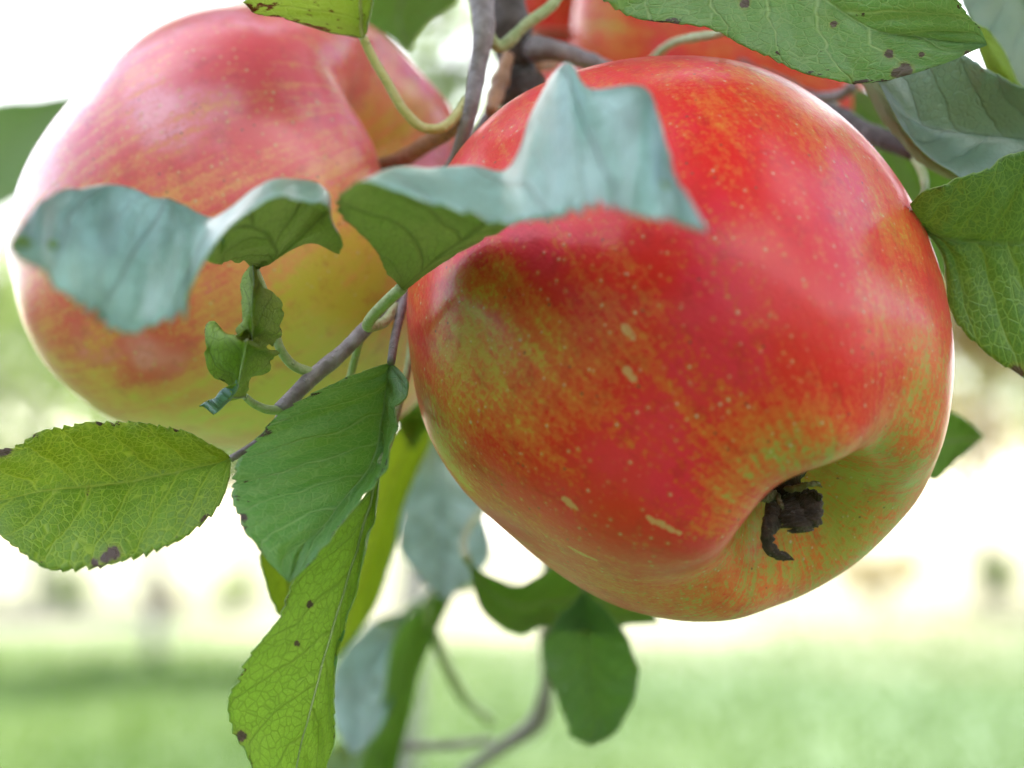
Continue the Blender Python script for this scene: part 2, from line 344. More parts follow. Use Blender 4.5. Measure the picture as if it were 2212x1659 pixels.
# ------------------------------------------------------------------ leaves
def leaf(parent, secs, face, mt, mu, vpos=None, teeth=26, amp=.05, thick=.00022, nu=150, nv=28, quilt=.00028, nveins=7.0, wave=.0004, seed=1, petiole=None, prad=(9, 8), pmat='petiole', midrib=True, label=None, curl=0.0, spots=()):
    secs = [list(s) if isinstance(s, list) else [s] for s in secs]
    K = max(len(s) for s in secs)
    if vpos is None: vpos = {2: [-1, 1], 3: [-1, 0, 1], 4: [-1, 0, .55, 1], 5: [-1, -.5, 0, .5, 1]}[K]
    vpos = np.array(vpos, float)
    A = []
    for s in secs:
        if len(s) == 1:
            c = np.array(s[0], float); e = np.zeros((K, 3)); A.append(np.repeat(c[None], K, 0)+e)
        else: A.append(np.array(s, float))
    W = PA(np.array(A))                                         # ns, K, 3
    mid = W.mean(1); kn = np.concatenate([[0], np.cumsum(np.maximum(np.linalg.norm(np.diff(mid, axis=0), axis=1), .0012))]); kn /= kn[-1]
    length = np.linalg.norm(np.diff(mid, axis=0), axis=1).sum()
    us = np.linspace(0, 1, nu); us = us
    C = hermite(kn, W, us)                                      # nu, K, 3
    va = np.linspace(-1, 1, nv); va = np.sign(va)*np.abs(va)**.85
    G = np.zeros((nu, nv, 3)); UV = np.zeros((nu, nv, 2))
    for i, u in enumerate(us):
        q = (u*teeth) % 1.0; big = (u*teeth*.5+.3) % 1.0
        t1 = amp*(1-q)*(.6+.4*math.sin(u*37+seed)); t2 = amp*(1-((q+.37) % 1))*(.6+.4*math.sin(u*31+seed*2))
        w = np.where(va < 0, t1, t2)
        ve = va*(1-w*np.abs(va)**5*min(1, u*12)*min(1, (1-u)*12))
        G[i] = hermite(vpos, C[i], np.clip(ve, -1, 1)); UV[i, :, 0] = u; UV[i, :, 1] = (va+1)/2
    # local frame
    def normals(G):
        du = np.gradient(G, axis=0); dv = np.gradient(G, axis=1); n = np.cross(du, dv)
        return n/(np.linalg.norm(n, axis=2, keepdims=True)+1e-12)
    n = normals(G)
    fu, fv, side = face
    iu, iv = int(fu*(nu-1)), int((fv+1)/2*(nv-1))
    tocam = CAM-G[iu, iv]
    sgn = 1.0 if (n[iu, iv]@tocam > 0) == (side == 'top') else -1.0
    n = n*sgn
    U = np.repeat(us[:, None], nv, 1); V = np.repeat(va[None], nu, 0); AV = np.abs(V)
    ph = U*nveins-AV**1.15*1.55+np.where(V > 0, .43, 0)+.1
    qh = np.sin(np.pi*(ph % 1))**1.0*np.clip(AV*6, 0, 1)*(1-AV**3)
    env = np.clip(U*10, 0, 1)*np.clip((1-U)*8, 0, 1)
    wv = (fbm(us*7+seed*3.3, seed)[:, None]*np.where(V > 0, 1, 0)+fbm(us*7+seed*5.1, seed+9)[:, None]*np.where(V <= 0, 1, 0))*AV**2
    disp = quilt*qh*env+wave*wv*env-.0004*np.exp(-(V/.05)**2)*env*.4
    G = G+n*disp[..., None]
    n = normals(G)*sgn
    top = G+n*thick/2; bot = G-n*thick/2
    v = np.concatenate([top.reshape(-1, 3), bot.reshape(-1, 3)]); N = nu*nv
    I = np.arange(N).reshape(nu, nv)
    q = np.stack([I[:-1, :-1], I[1:, :-1], I[1:, 1:], I[:-1, 1:]], -1).reshape(-1, 4)
    if sgn < 0: ft, fb = q[:, ::-1], q+N
    else: ft, fb = q, (q+N)[:, ::-1]
    gx_, gy_, _ = proj(G.reshape(-1, 3)); spot = np.zeros(N)
    for (qx, qy, qr) in spots: spot = np.maximum(spot, np.clip(1.5-np.hypot(gx_-qx, gy_-qy)/qr, 0, 1))
    ring = np.concatenate([I[:, 0], I[-1, 1:], I[-2::-1, -1], I[0, -2:0:-1]]); r2 = np.roll(ring, -1)
    rim = np.stack([ring, r2, r2+N, ring+N], -1)
    if sgn > 0: rim = rim[:, ::-1]
    f = np.concatenate([ft, fb, rim]); mi = np.concatenate([np.zeros(len(ft)), np.ones(len(fb)), np.full(len(rim), 2)])
    o = mesh('leaf', v, f, [MT[mt], MT[mu], MT['edge']], parent, origin=G[0].mean(0), midx=mi, attrs={'spot': np.concatenate([spot, spot])}, uv=np.concatenate([UV.reshape(-1, 2)]*2), label=label)
    if midrib:
        zi = int(np.argmin(np.abs(va))); hw = np.linalg.norm(C[:, -1]-C[:, 0], axis=1).max()
        rad = np.linspace(1, .25, nu)*hw*.013+.00004; c = (G[:, zi]+G[:, nv-1-zi])/2-n[:, zi]*(thick*.5+rad*.55)[:, None]
        tube('midrib', c[:-2:3], rad[:-2:3], MT['petiole' if mu != 'undred' else 'petyel'], o, sides=6)
    if petiole is not None:
        pw = PA(np.array(petiole)); tube('petiole', pw, np.array([mmpx(a, petiole[0][2]) for a in np.linspace(prad[0], prad[1], len(pw))]), MT[pmat], o, smooth=True)
    return o

def tube(name, pts, rad, mat, parent, sides=10, smooth=False, noise=0.0, seed=3, caps=True, label=None, kind=None, kn=0):
    pts = np.asarray(pts, float); rad = np.asarray(rad, float)
    if smooth or kn:
        k = np.concatenate([[0], np.cumsum(np.linalg.norm(np.diff(pts, axis=0), axis=1)+1e-9)]); k /= k[-1]
        m = kn or max(12, 7*len(pts)); x = np.linspace(0, 1, m)
        pts = hermite(k, pts, x); rad = np.interp(x, k, rad)
    n = len(pts); T = np.gradient(pts, axis=0); T /= np.linalg.norm(T, axis=1, keepdims=True)+1e-12
    a = np.array([0, 0, 1.0]) if abs(T[0][2]) < .9 else np.array([1.0, 0, 0])
    N1 = np.cross(T[0], a); N1 /= np.linalg.norm(N1); V = []
    ang = np.linspace(0, 2*np.pi, sides, endpoint=False)
    r_ = np.random.default_rng(seed)
    lump = 1+1.6*noise*fbm(np.linspace(0, n/5., n), seed)+2.2*noise*np.exp(-((np.linspace(0, 1, n)*3.0+.37*seed) % 1.0-.5)**2/.006) if noise else np.ones(n)
    for i in range(n):
        N1 = N1-T[i]*(N1@T[i]); N1 /= np.linalg.norm(N1)+1e-12; N2 = np.cross(T[i], N1)
        w = 1+(noise*.5*r_.uniform(-1, 1, sides) if noise else 0)
        V.append(pts[i]+(np.cos(ang)*w*rad[i]*lump[i])[:, None]*N1+(np.sin(ang)*w*rad[i]*lump[i])[:, None]*N2)
    v = np.concatenate(V); f = []
    for i in range(n-1):
        for j in range(sides):
            b, c = i*sides+j, i*sides+(j+1) % sides; f.append((b, c, c+sides, b+sides))
    if caps: f.append(tuple(range(sides-1, -1, -1))); f.append(tuple((n-1)*sides+j for j in range(sides)))
    return mesh(name, v, f, mat, parent, origin=pts[0], label=label, kind=kind)
def twig(px, rad, mat, parent, noise=.06, seed=3, name='twig', sides=14, label=None):
    w = PA(np.array(px)); r = np.array([mmpx(a, p[2]) for a, p in zip(rad, px)])
    return tube(name, w, r, MT[mat], parent, sides=sides, smooth=True, noise=noise, seed=seed, label=label, kn=max(30, 12*len(px)))

TREE = np.array([1.25, 1.15, 0.0])
tree = empty('apple_tree', TREE, 'leafy apple tree with grey twigs and serrated green leaves around red apples', 'tree')

# ---- twigs
twig([(1030,-330,330),(1034,-120,304),(1040,0,299),(1045,60,297),(1032,150,296),(1015,240,294),(988,330,297),(950,400,303)], [34,30,28,24,18,18,14,12], 'twig', tree, .05, 1)
twig([(1030,-420,345),(1085,-120,322),(1097,0,320),(1110,110,321),(1128,190,326),(1150,300,350)], [46,42,40,42,40,26], 'bark', tree, .10, 2)
twig([(1115,110,322),(1190,108,316),(1250,125,318),(1310,150,324),(1420,260,335)], [26,24,20,18,14], 'twig', tree, .10, 3)
twig([(1085,190,314),(1062,235,308),(1080,180,312),(1098,120,316)], [6,14,18,12], 'stalk', tree, .08, 4)
twig([(1110,170,322),(1135,205,318),(1160,250,316)], [34,40,20], 'bark', tree, .16, 14)
twig([(605,888,272),(640,850,274),(675,815,276),(735,765,278),(795,705,281),(850,655,288),(930,560,305),(1010,330,318),(1090,190,322)], [20,17,18,17,15,14,14,13,13], 'twig', tree, .05, 5)
twig([(1600,150,360),(1790,235,338),(1835,268,325),(1900,298,316),(1960,322,311),(2010,342,309),(2120,330,306),(2330,300,306)], [20,20,22,23,22,18,20,24], 'bark', tree, .07, 6)
twig([(1740,222,335),(1775,212,331),(1815,205,327),(1842,186,322)], [11,12,12,11], 'twig', tree, .04, 7)
twig([(1150,300,350),(1210,700,385),(1190,1200,410),(1176,1370,430),(1180,1480,440),(1160,1560,445),(1090,1610,448),(1000,1670,452)], [24,20,17,14,13,20,15,13], 'twig', tree, .06, 8)
twig([(1176,1300,428),(1090,1270,425),(1010,1262,420),(925,1300,415),(945,1390,418),(985,1480,420),(1060,1560,440)], [12,14,15,13,12,12,10], 'petiole', tree, .05, 9)
twig([(1060,1600,445),(930,1612,430),(850,1610,424),(780,1590,420),(725,1550,416)], [9,10,11,10,8], 'twig', tree, .05, 10)

# ---- leaves in front
leaf(tree, [                                                   # curled leaf across the two apples, pale side towards its tip
    [(874,628,262),(868,622,262),(862,616,262),(860,612,262)],
    [(930,588,262),(905,590,257),(868,580,254),(838,588,256)],
    [(995,553,260),(960,545,250),(870,520,246),(816,540,250)],
    [(1050,515,256),(1015,508,244),(850,455,236),(728,462,240)],
    [(1085,492,252),(1050,482,238),(850,400,230),(752,418,226)],
    [(1110,482,250),(1080,468,236),(880,372,232),(790,398,220)],
    [(1130,474,248),(1100,455,236),(935,366,232),(895,430,217)],
    [(1150,465,246),(1120,440,236),(1010,368,232),(1000,462,214)],
    [(1180,455,244),(1150,420,236),(1095,372,230),(1085,482,211)],
    [(1215,440,240),(1200,390,234),(1150,250,232),(1160,468,208)],
    [(1250,430,236),(1240,370,230),(1222,142,230),(1225,460,206)],
    [(1290,425,232),(1290,350,226),(1275,200,226),(1290,455,204)],
    [(1340,430,226),(1350,340,220),(1390,200,222),(1350,458,202)],
    [(1400,440,218),(1400,370,212),(1438,330,214),(1425,470,200)],
    [(1460,460,208),(1465,430,204),(1480,425,204),(1475,485,199)],
    (1530,502,200)],
    (.22, .3, 'under'), 'topsky', 'und', nu=220, nv=44, teeth=34, amp=.05, nveins=8, wave=.0012, quilt=.0006, seed=3,
    petiole=[(868,622,262),(832,655,266),(800,690,270),(794,705,273),(822,700,277),(856,662,286)], prad=(14,12), midrib=False)
leaf(tree, [                                                   # leaf curled over, blue-green tip to the far left
    [(552,584,266),(552,580,266),(556,576,266),(560,578,266)],
    [(549,583,265),(590,562,259),(650,530,255),(690,534,256)],
    [(543,582,264),(598,545,256),(680,500,250),(728,554,253)],
    [(532,582,262),(590,528,252),(690,448,247),(724,505,245)],
    [(518,581,260),(570,500,248),(690,404,242),(716,448,232)],
    [(504,579,258),(540,490,245),(625,397,238),(640,436,226)],
    [(490,577,256),(515,490,243),(566,402,234),(570,440,222)],
    [(482,575,255),(500,498,242),(540,430,233),(500,500,221)],
    [(476,572,254),(490,505,241),(512,460,232),(460,570,220)],
    [(470,560,252),(462,510,240),(448,490,234),(400,692,214)],
    [(440,540,248),(420,545,234),(395,463,236),(385,703,211)],
    [(330,600,240),(330,570,226),(330,438,236),(280,733,208)],
    [(240,600,234),(240,560,220),(240,416,232),(200,714,206)],
    [(165,590,228),(160,550,216),(150,420,226),(150,664,205)],
    [(115,560,220),(110,530,211),(90,440,218),(108,602,204)],
    [(70,545,212),(66,528,207),(50,485,211),(60,572,203)],
    (20,530,203)],
    (.25, .2, 'under'), 'topsky', 'und', nu=220, nv=44, teeth=34, amp=.05, nveins=8, wave=.0014, quilt=.0007, seed=5,
    petiole=[(552,582,266),(575,640,270),(592,700,272),(604,750,273),(635,790,275),(675,806,276)], prad=(8,12), midrib=False)
leaf(tree, [                                                   # small crumpled leaf
    (530,858,268),
    [(442,890,262),(500,852,264),(545,838,267)],
    [(492,845,264),(520,812,259),(572,805,266)],
    [(468,800,263),(528,770,256),(590,780,266)],
    [(456,724,262),(530,742,252),(598,765,268)],
    [(496,738,268),(545,735,262),(586,745,270)],
    [(502,725,262),(545,700,254),(598,715,266)],
    [(505,680,262),(547,645,253),(600,660,266)],
    [(522,618,264),(550,605,256),(580,612,266)],
    (547,566,265)],
    (.3, .2, 'under'), 'topsky', 'undyel', nu=130, nv=30, teeth=18, amp=.13, seed=8, wave=.0016, quilt=.0007, nveins=6,
    petiole=[(530,857,268),(548,872,270),(575,884,271),(612,886,272)], prad=(8,11))
leaf(tree, [                                                   # glossy leaf hanging from the twig
    (845,783,274),
    [(806,792,272),(840,806,274),(853,800,270)],
    [(705,830,268),(834,850,274),(864,868,265)],
    [(612,884,264),(826,900,273),(866,902,261)],
    [(548,952,261),(817,960,271),(856,948,257)],
    [(507,1005,258),(800,1010,268),(826,1000,256)],
    [(498,1060,256),(752,1070,263),(780,1070,254)],
    [(516,1112,253),(697,1140,258),(722,1146,251)],
    [(556,1182,251),(645,1200,254),(672,1208,250)],
    (625,1260,250)],
    (.45, -.5, 'top'), 'top', 'und', teeth=22, amp=.045, seed=11, nveins=6, quilt=.0010, wave=.0012,
    petiole=[(845,783,272),(850,745,276),(862,690,282),(880,625,290),(905,585,302)], prad=(9,12), pmat='twig', nu=180, nv=36)
leaf(tree, [                                                   # long yellow-green underside
    (822,998,266),
    [(790,1062,263),(806,1062,265),(816,1072,264)],
    [(722,1152,260),(775,1172,264),(798,1172,262)],
    [(640,1255,258),(742,1280,264),(766,1280,262)],
    [(594,1337,257),(716,1365,264),(740,1350,263)],
    [(520,1440,257),(692,1450,264),(722,1425,264)],
    [(491,1525,258),(672,1530,264),(727,1535,263)],
    [(500,1585,259),(655,1590,265),(724,1600,264)],
    [(540,1655,260),(640,1655,266),(708,1655,265)],
    [(568,1745,262),(625,1745,267),(682,1745,266)],
    (610,1840,266)],
    (.55, -.4, 'under'), 'top', 'undyel', teeth=34, amp=.06, seed=13, nveins=9, quilt=.0006, wave=.0009, nu=190, nv=34, spots=[(668,1305,9),(735,1060,8),(520,1590,14),(640,1390,8)],
    petiole=[(822,998,266),(840,960,274),(855,900,282),(880,800,292),(900,640,305)], prad=(8,10))
leaf(tree, [                                                   # serrated leaf at the left
    (499,991,272),
    [(478,970,271),(472,1000,271),(494,1045,266)],
    [(432,945,270),(430,1010,271),(466,1105,260)],
    [(362,921,270),(360,1025,271),(392,1160,256)],
    [(272,910,270),(270,1043,271),(302,1206,254)],
    [(182,911,270),(180,1053,270),(202,1224,253)],
    [(92,931,270),(90,1062,269),(92,1225,254)],
    [(30,964,270),(20,1078,268),(30,1184,257)],
    [(-22,988,270),(-40,1088,268),(-10,1132,262)],
    (-75,1105,268)],
    (.5, .5, 'top'), 'topyel', 'undyel', teeth=28, amp=.07, seed=17, nveins=7, quilt=.0006, wave=.0008, nu=230, nv=36, spots=[(245,1196,17),(228,1207,12),(205,1216,10),(8,968,20),(215,912,9),(190,1065,6)],
    petiole=[(499,991,272),(545,963,274),(590,925,276),(612,888,275)], prad=(8,10), pmat='twig')
leaf(tree, [                                                   # freckled underside at the top
    (784,84,288),
    [(724,70,284),(781,58,288),(791,66,285)],
    [(622,42,280),(780,30,287),(797,34,283)],
    [(562,33,277),(778,0,286),(803,0,282)],
    [(518,-8,275),(776,-60,285),(812,-60,281)],
    [(525,-110,275),(770,-160,284),(825,-150,281)],
    (740,-320,282)],
    (.4, -.4, 'under'), 'top', 'undred', teeth=20, amp=.05, seed=19, nveins=7,
    petiole=[(784,80,288),(800,115,289),(838,180,290),(878,245,291),(915,276,292),(955,276,293),(985,252,294),(1010,215,295)], prad=(10,12), pmat='petyel')
leaf(tree, [                                                   # broad leaf over the top right
    (1375,-265,262),
    [(1265,-70,262),(1480,-175,266),(1650,-265,260)],
    [(1348,32,264),(1600,-105,267),(1820,-235,260)],
    [(1540,70,266),(1700,-48,268),(1930,-195,261)],
    [(1645,124,267),(1790,5,269),(2000,-120,263)],
    [(1780,172,268),(1888,64,270),(2050,-42,265)],
    [(1920,170,269),(1990,80,271),(2088,22,268)],
    [(2035,136,270),(2072,92,271),(2116,60,270)],
    (2133,97,271)],
    (.6, -.5, 'top'), 'top', 'undpale', teeth=32, amp=.03, seed=23, nveins=8, quilt=.0009, wave=.0012, nu=240, nv=60, spots=[(1920,117,11),(1955,152,17),(1935,158,12),(1800,52,9),(1608,8,12),(2090,118,9),(1990,118,7)],
    petiole=[(1375,-265,262),(1300,-260,275),(1200,-230,290),(1100,-200,305)])
leaf(tree, [                                                   # blue-green leaf at the right
    (2450,340,292),
    [(2330,440,288),(2330,318,291),(2330,190,288)],
    [(2212,425,286),(2212,302,291),(2212,182,286)],
    [(2120,405,284),(2110,292,290),(2145,152,286)],
    [(2066,379,283),(2036,284,289),(2082,118,287)],
    [(1993,333,283),(1978,265,287),(2012,108,287)],
    [(1942,268,284),(1938,222,286),(1952,128,287)],
    (1896,178,286)],
    (.6, .2, 'top'), 'topsky_dark', 'undpale', teeth=24, amp=.03, seed=29, nveins=7, wave=.0008, quilt=.00035,
    petiole=[(2450,340,292),(2400,330,298),(2330,305,306)])
leaf(tree, [                                                   # turned-back margin behind the blue-green leaf
    (1840,175,296),
    [(1862,182,294),(1880,178,293),(1900,172,292)],
    [(1900,250,294),(1922,248,291),(1950,240,292)],
    [(1960,330,295),(1985,325,291),(2010,310,292)],
    [(2040,385,297),(2060,380,293),(2080,360,293)],
    (2130,410,298)],
    (.5, 0, 'under'), 'topsky_dark', 'undpale', teeth=16, amp=.03, seed=31, nu=60, nv=14, midrib=False,
    petiole=[(2130,410,298),(2170,380,302),(2200,325,306)])
leaf(tree, [                                                   # blue leaf in the top right corner
    (2045,-210,312),
    [(2055,-70,310),(2180,-110,314),(2310,-160,310)],
    [(2088,30,309),(2210,5,314),(2340,-20,310)],
    [(2140,130,309),(2250,120,313),(2360,110,310)],
    [(2205,212,310),(2280,215,313),(2345,215,311)],
    (2290,300,313)],
    (.5, 0, 'top'), 'topsky_dark', 'undyel', teeth=22, amp=.04, seed=37, nu=90, nv=20,
    petiole=[(2290,300,313),(2310,310,310),(2330,305,306)])
leaf(tree, [                                                   # yellow-green strip beside it
    (2090,40,300),
    [(2108,90,300),(2125,85,299),(2140,75,300)],
    [(2130,150,300),(2160,145,298),(2185,150,300)],
    [(2170,200,301),(2195,195,300),(2215,200,301)],
    (2240,270,304)],
    (.5, 0, 'under'), 'topyel', 'undyel', teeth=14, amp=.04, seed=38, nu=60, nv=14, midrib=False,
    petiole=[(2240,270,304),(2255,290,305),(2265,300,306)])
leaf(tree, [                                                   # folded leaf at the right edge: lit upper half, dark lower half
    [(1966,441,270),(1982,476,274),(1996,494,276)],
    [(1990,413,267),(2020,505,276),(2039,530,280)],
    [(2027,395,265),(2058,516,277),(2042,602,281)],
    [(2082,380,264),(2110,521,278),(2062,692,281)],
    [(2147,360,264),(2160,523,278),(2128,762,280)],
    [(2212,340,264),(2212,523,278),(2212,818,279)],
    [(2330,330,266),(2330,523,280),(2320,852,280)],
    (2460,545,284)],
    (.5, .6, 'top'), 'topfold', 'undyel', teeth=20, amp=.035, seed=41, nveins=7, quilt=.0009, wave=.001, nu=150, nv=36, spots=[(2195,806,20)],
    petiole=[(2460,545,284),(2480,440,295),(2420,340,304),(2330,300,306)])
twig([(1970,330,311),(1992,372,306),(1998,405,300),(1985,440,290)], [10,9,9,7], 'petiole', tree, .04, 33)
twig([(1225,-60,306),(1195,8,303),(1140,50,302),(1072,98,301),(1058,80,300),(1050,45,299)], [12,12,12,14,14,16], 'petiole', tree, .05, 34)
twig([(1400,140,330),(1425,112,322),(1455,92,314),(1505,80,302),(1560,70,290),(1600,40,278)], [9,9,9,10,10,9], 'petiole', tree, .04, 35)

# ---- leaves behind
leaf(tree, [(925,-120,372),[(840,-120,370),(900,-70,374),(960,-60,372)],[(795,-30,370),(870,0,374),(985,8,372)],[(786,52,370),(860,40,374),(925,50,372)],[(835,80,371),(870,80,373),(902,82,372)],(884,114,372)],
     (.5, 0, 'under'), 'topshade', 'und', teeth=16, amp=.03, seed=43, nu=60, nv=16, petiole=[(925,-120,372),(980,-160,350),(1030,-200,325)])
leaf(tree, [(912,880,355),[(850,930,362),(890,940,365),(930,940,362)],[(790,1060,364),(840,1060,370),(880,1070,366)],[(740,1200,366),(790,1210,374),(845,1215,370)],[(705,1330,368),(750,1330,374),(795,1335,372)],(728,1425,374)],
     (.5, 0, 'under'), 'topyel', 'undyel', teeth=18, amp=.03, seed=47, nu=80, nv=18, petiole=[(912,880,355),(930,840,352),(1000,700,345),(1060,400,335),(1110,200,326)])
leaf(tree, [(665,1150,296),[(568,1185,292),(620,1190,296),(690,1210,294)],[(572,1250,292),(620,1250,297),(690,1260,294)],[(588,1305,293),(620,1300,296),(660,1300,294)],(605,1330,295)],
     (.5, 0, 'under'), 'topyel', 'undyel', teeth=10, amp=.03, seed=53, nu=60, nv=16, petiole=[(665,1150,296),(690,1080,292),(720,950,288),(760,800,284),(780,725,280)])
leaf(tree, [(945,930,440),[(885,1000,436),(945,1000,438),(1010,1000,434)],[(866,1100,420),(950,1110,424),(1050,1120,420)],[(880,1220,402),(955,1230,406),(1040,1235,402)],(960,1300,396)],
     (.5, 0, 'top'), 'topsky', 'und', teeth=14, amp=.03, seed=59, nu=60, nv=16, petiole=[(945,930,440),(1000,850,430),(1100,750,400),(1208,690,385)])
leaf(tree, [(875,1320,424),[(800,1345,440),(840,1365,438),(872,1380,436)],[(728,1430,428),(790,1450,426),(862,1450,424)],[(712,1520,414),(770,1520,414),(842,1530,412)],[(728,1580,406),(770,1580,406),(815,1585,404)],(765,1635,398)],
     (.5, 0, 'top'), 'topsky', 'und', teeth=14, amp=.03, seed=61, nu=60, nv=16, petiole=[(875,1320,424),(895,1305,420),(925,1300,415)])
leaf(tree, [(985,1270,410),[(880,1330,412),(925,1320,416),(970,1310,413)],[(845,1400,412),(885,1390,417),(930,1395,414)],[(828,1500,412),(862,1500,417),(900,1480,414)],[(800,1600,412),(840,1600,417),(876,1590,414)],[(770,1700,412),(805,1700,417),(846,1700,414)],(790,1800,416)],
     (.5, 0, 'under'), 'topshade', 'und', teeth=16, amp=.03, seed=67, nu=70, nv=16, petiole=[(985,1270,410),(1010,1262,416),(1030,1263,421)])
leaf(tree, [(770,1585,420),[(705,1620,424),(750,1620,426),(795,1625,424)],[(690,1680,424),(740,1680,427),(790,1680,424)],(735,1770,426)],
     (.5, 0, 'top'), 'topsky', 'und', teeth=10, amp=.03, seed=71, nu=50, nv=14, petiole=[(770,1585,420),(780,1590,421),(800,1600,423)])
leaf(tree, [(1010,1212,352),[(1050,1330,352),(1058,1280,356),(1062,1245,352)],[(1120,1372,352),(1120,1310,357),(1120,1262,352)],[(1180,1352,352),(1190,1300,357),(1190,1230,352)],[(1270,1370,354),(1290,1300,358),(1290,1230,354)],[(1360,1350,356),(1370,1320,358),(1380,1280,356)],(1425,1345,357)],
     (.5, 0, 'under'), 'topshade', 'und', teeth=14, amp=.04, seed=73, nu=80, nv=18, petiole=[(1010,1212,352),(1000,1180,360),(1050,1100,380),(1195,1100,405)])
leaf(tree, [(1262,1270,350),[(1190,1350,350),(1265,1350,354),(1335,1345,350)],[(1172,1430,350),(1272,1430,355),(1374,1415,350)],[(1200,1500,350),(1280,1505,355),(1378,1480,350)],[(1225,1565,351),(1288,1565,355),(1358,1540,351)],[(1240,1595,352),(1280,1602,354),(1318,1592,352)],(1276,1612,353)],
     (.5, 0, 'top'), 'topshade', 'und', teeth=16, amp=.04, seed=79, nu=80, nv=18, petiole=[(1262,1270,350),(1255,1200,370),(1190,1150,405)])
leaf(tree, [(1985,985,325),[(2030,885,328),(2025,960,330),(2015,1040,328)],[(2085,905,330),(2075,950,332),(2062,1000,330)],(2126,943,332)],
     (.5, 0, 'under'), 'topshade', 'und', teeth=10, amp=.05, seed=83, nu=50, nv=14, petiole=[(1985,985,325),(1900,900,345),(1600,700,380),(1210,700,385)])
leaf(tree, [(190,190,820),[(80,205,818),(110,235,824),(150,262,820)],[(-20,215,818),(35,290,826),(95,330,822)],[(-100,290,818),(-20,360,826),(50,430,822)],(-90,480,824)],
     (.5, 0, 'under'), 'topshade', 'undpale', teeth=12, amp=.04, seed=89, nu=50, nv=14, petiole=[(190,190,820),(240,140,810),(400,-60,780),(500,-300,760)])
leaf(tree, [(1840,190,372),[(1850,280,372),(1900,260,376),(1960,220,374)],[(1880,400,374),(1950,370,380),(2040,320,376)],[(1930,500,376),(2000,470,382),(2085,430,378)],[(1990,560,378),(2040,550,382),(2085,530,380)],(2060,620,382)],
     (.5, 0, 'under'), 'topshade', 'und', teeth=14, amp=.03, seed=97, nu=60, nv=16, petiole=[(1840,190,372),(1810,210,360),(1790,235,338)])
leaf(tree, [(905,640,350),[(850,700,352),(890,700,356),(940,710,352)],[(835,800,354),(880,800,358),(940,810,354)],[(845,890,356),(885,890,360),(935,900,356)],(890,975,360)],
     (.5, 0, 'under'), 'topshade', 'undyel', teeth=14, amp=.03, seed=99, nu=60, nv=16, petiole=[(905,640,350),(940,560,345),(1010,400,338),(1110,200,326)])

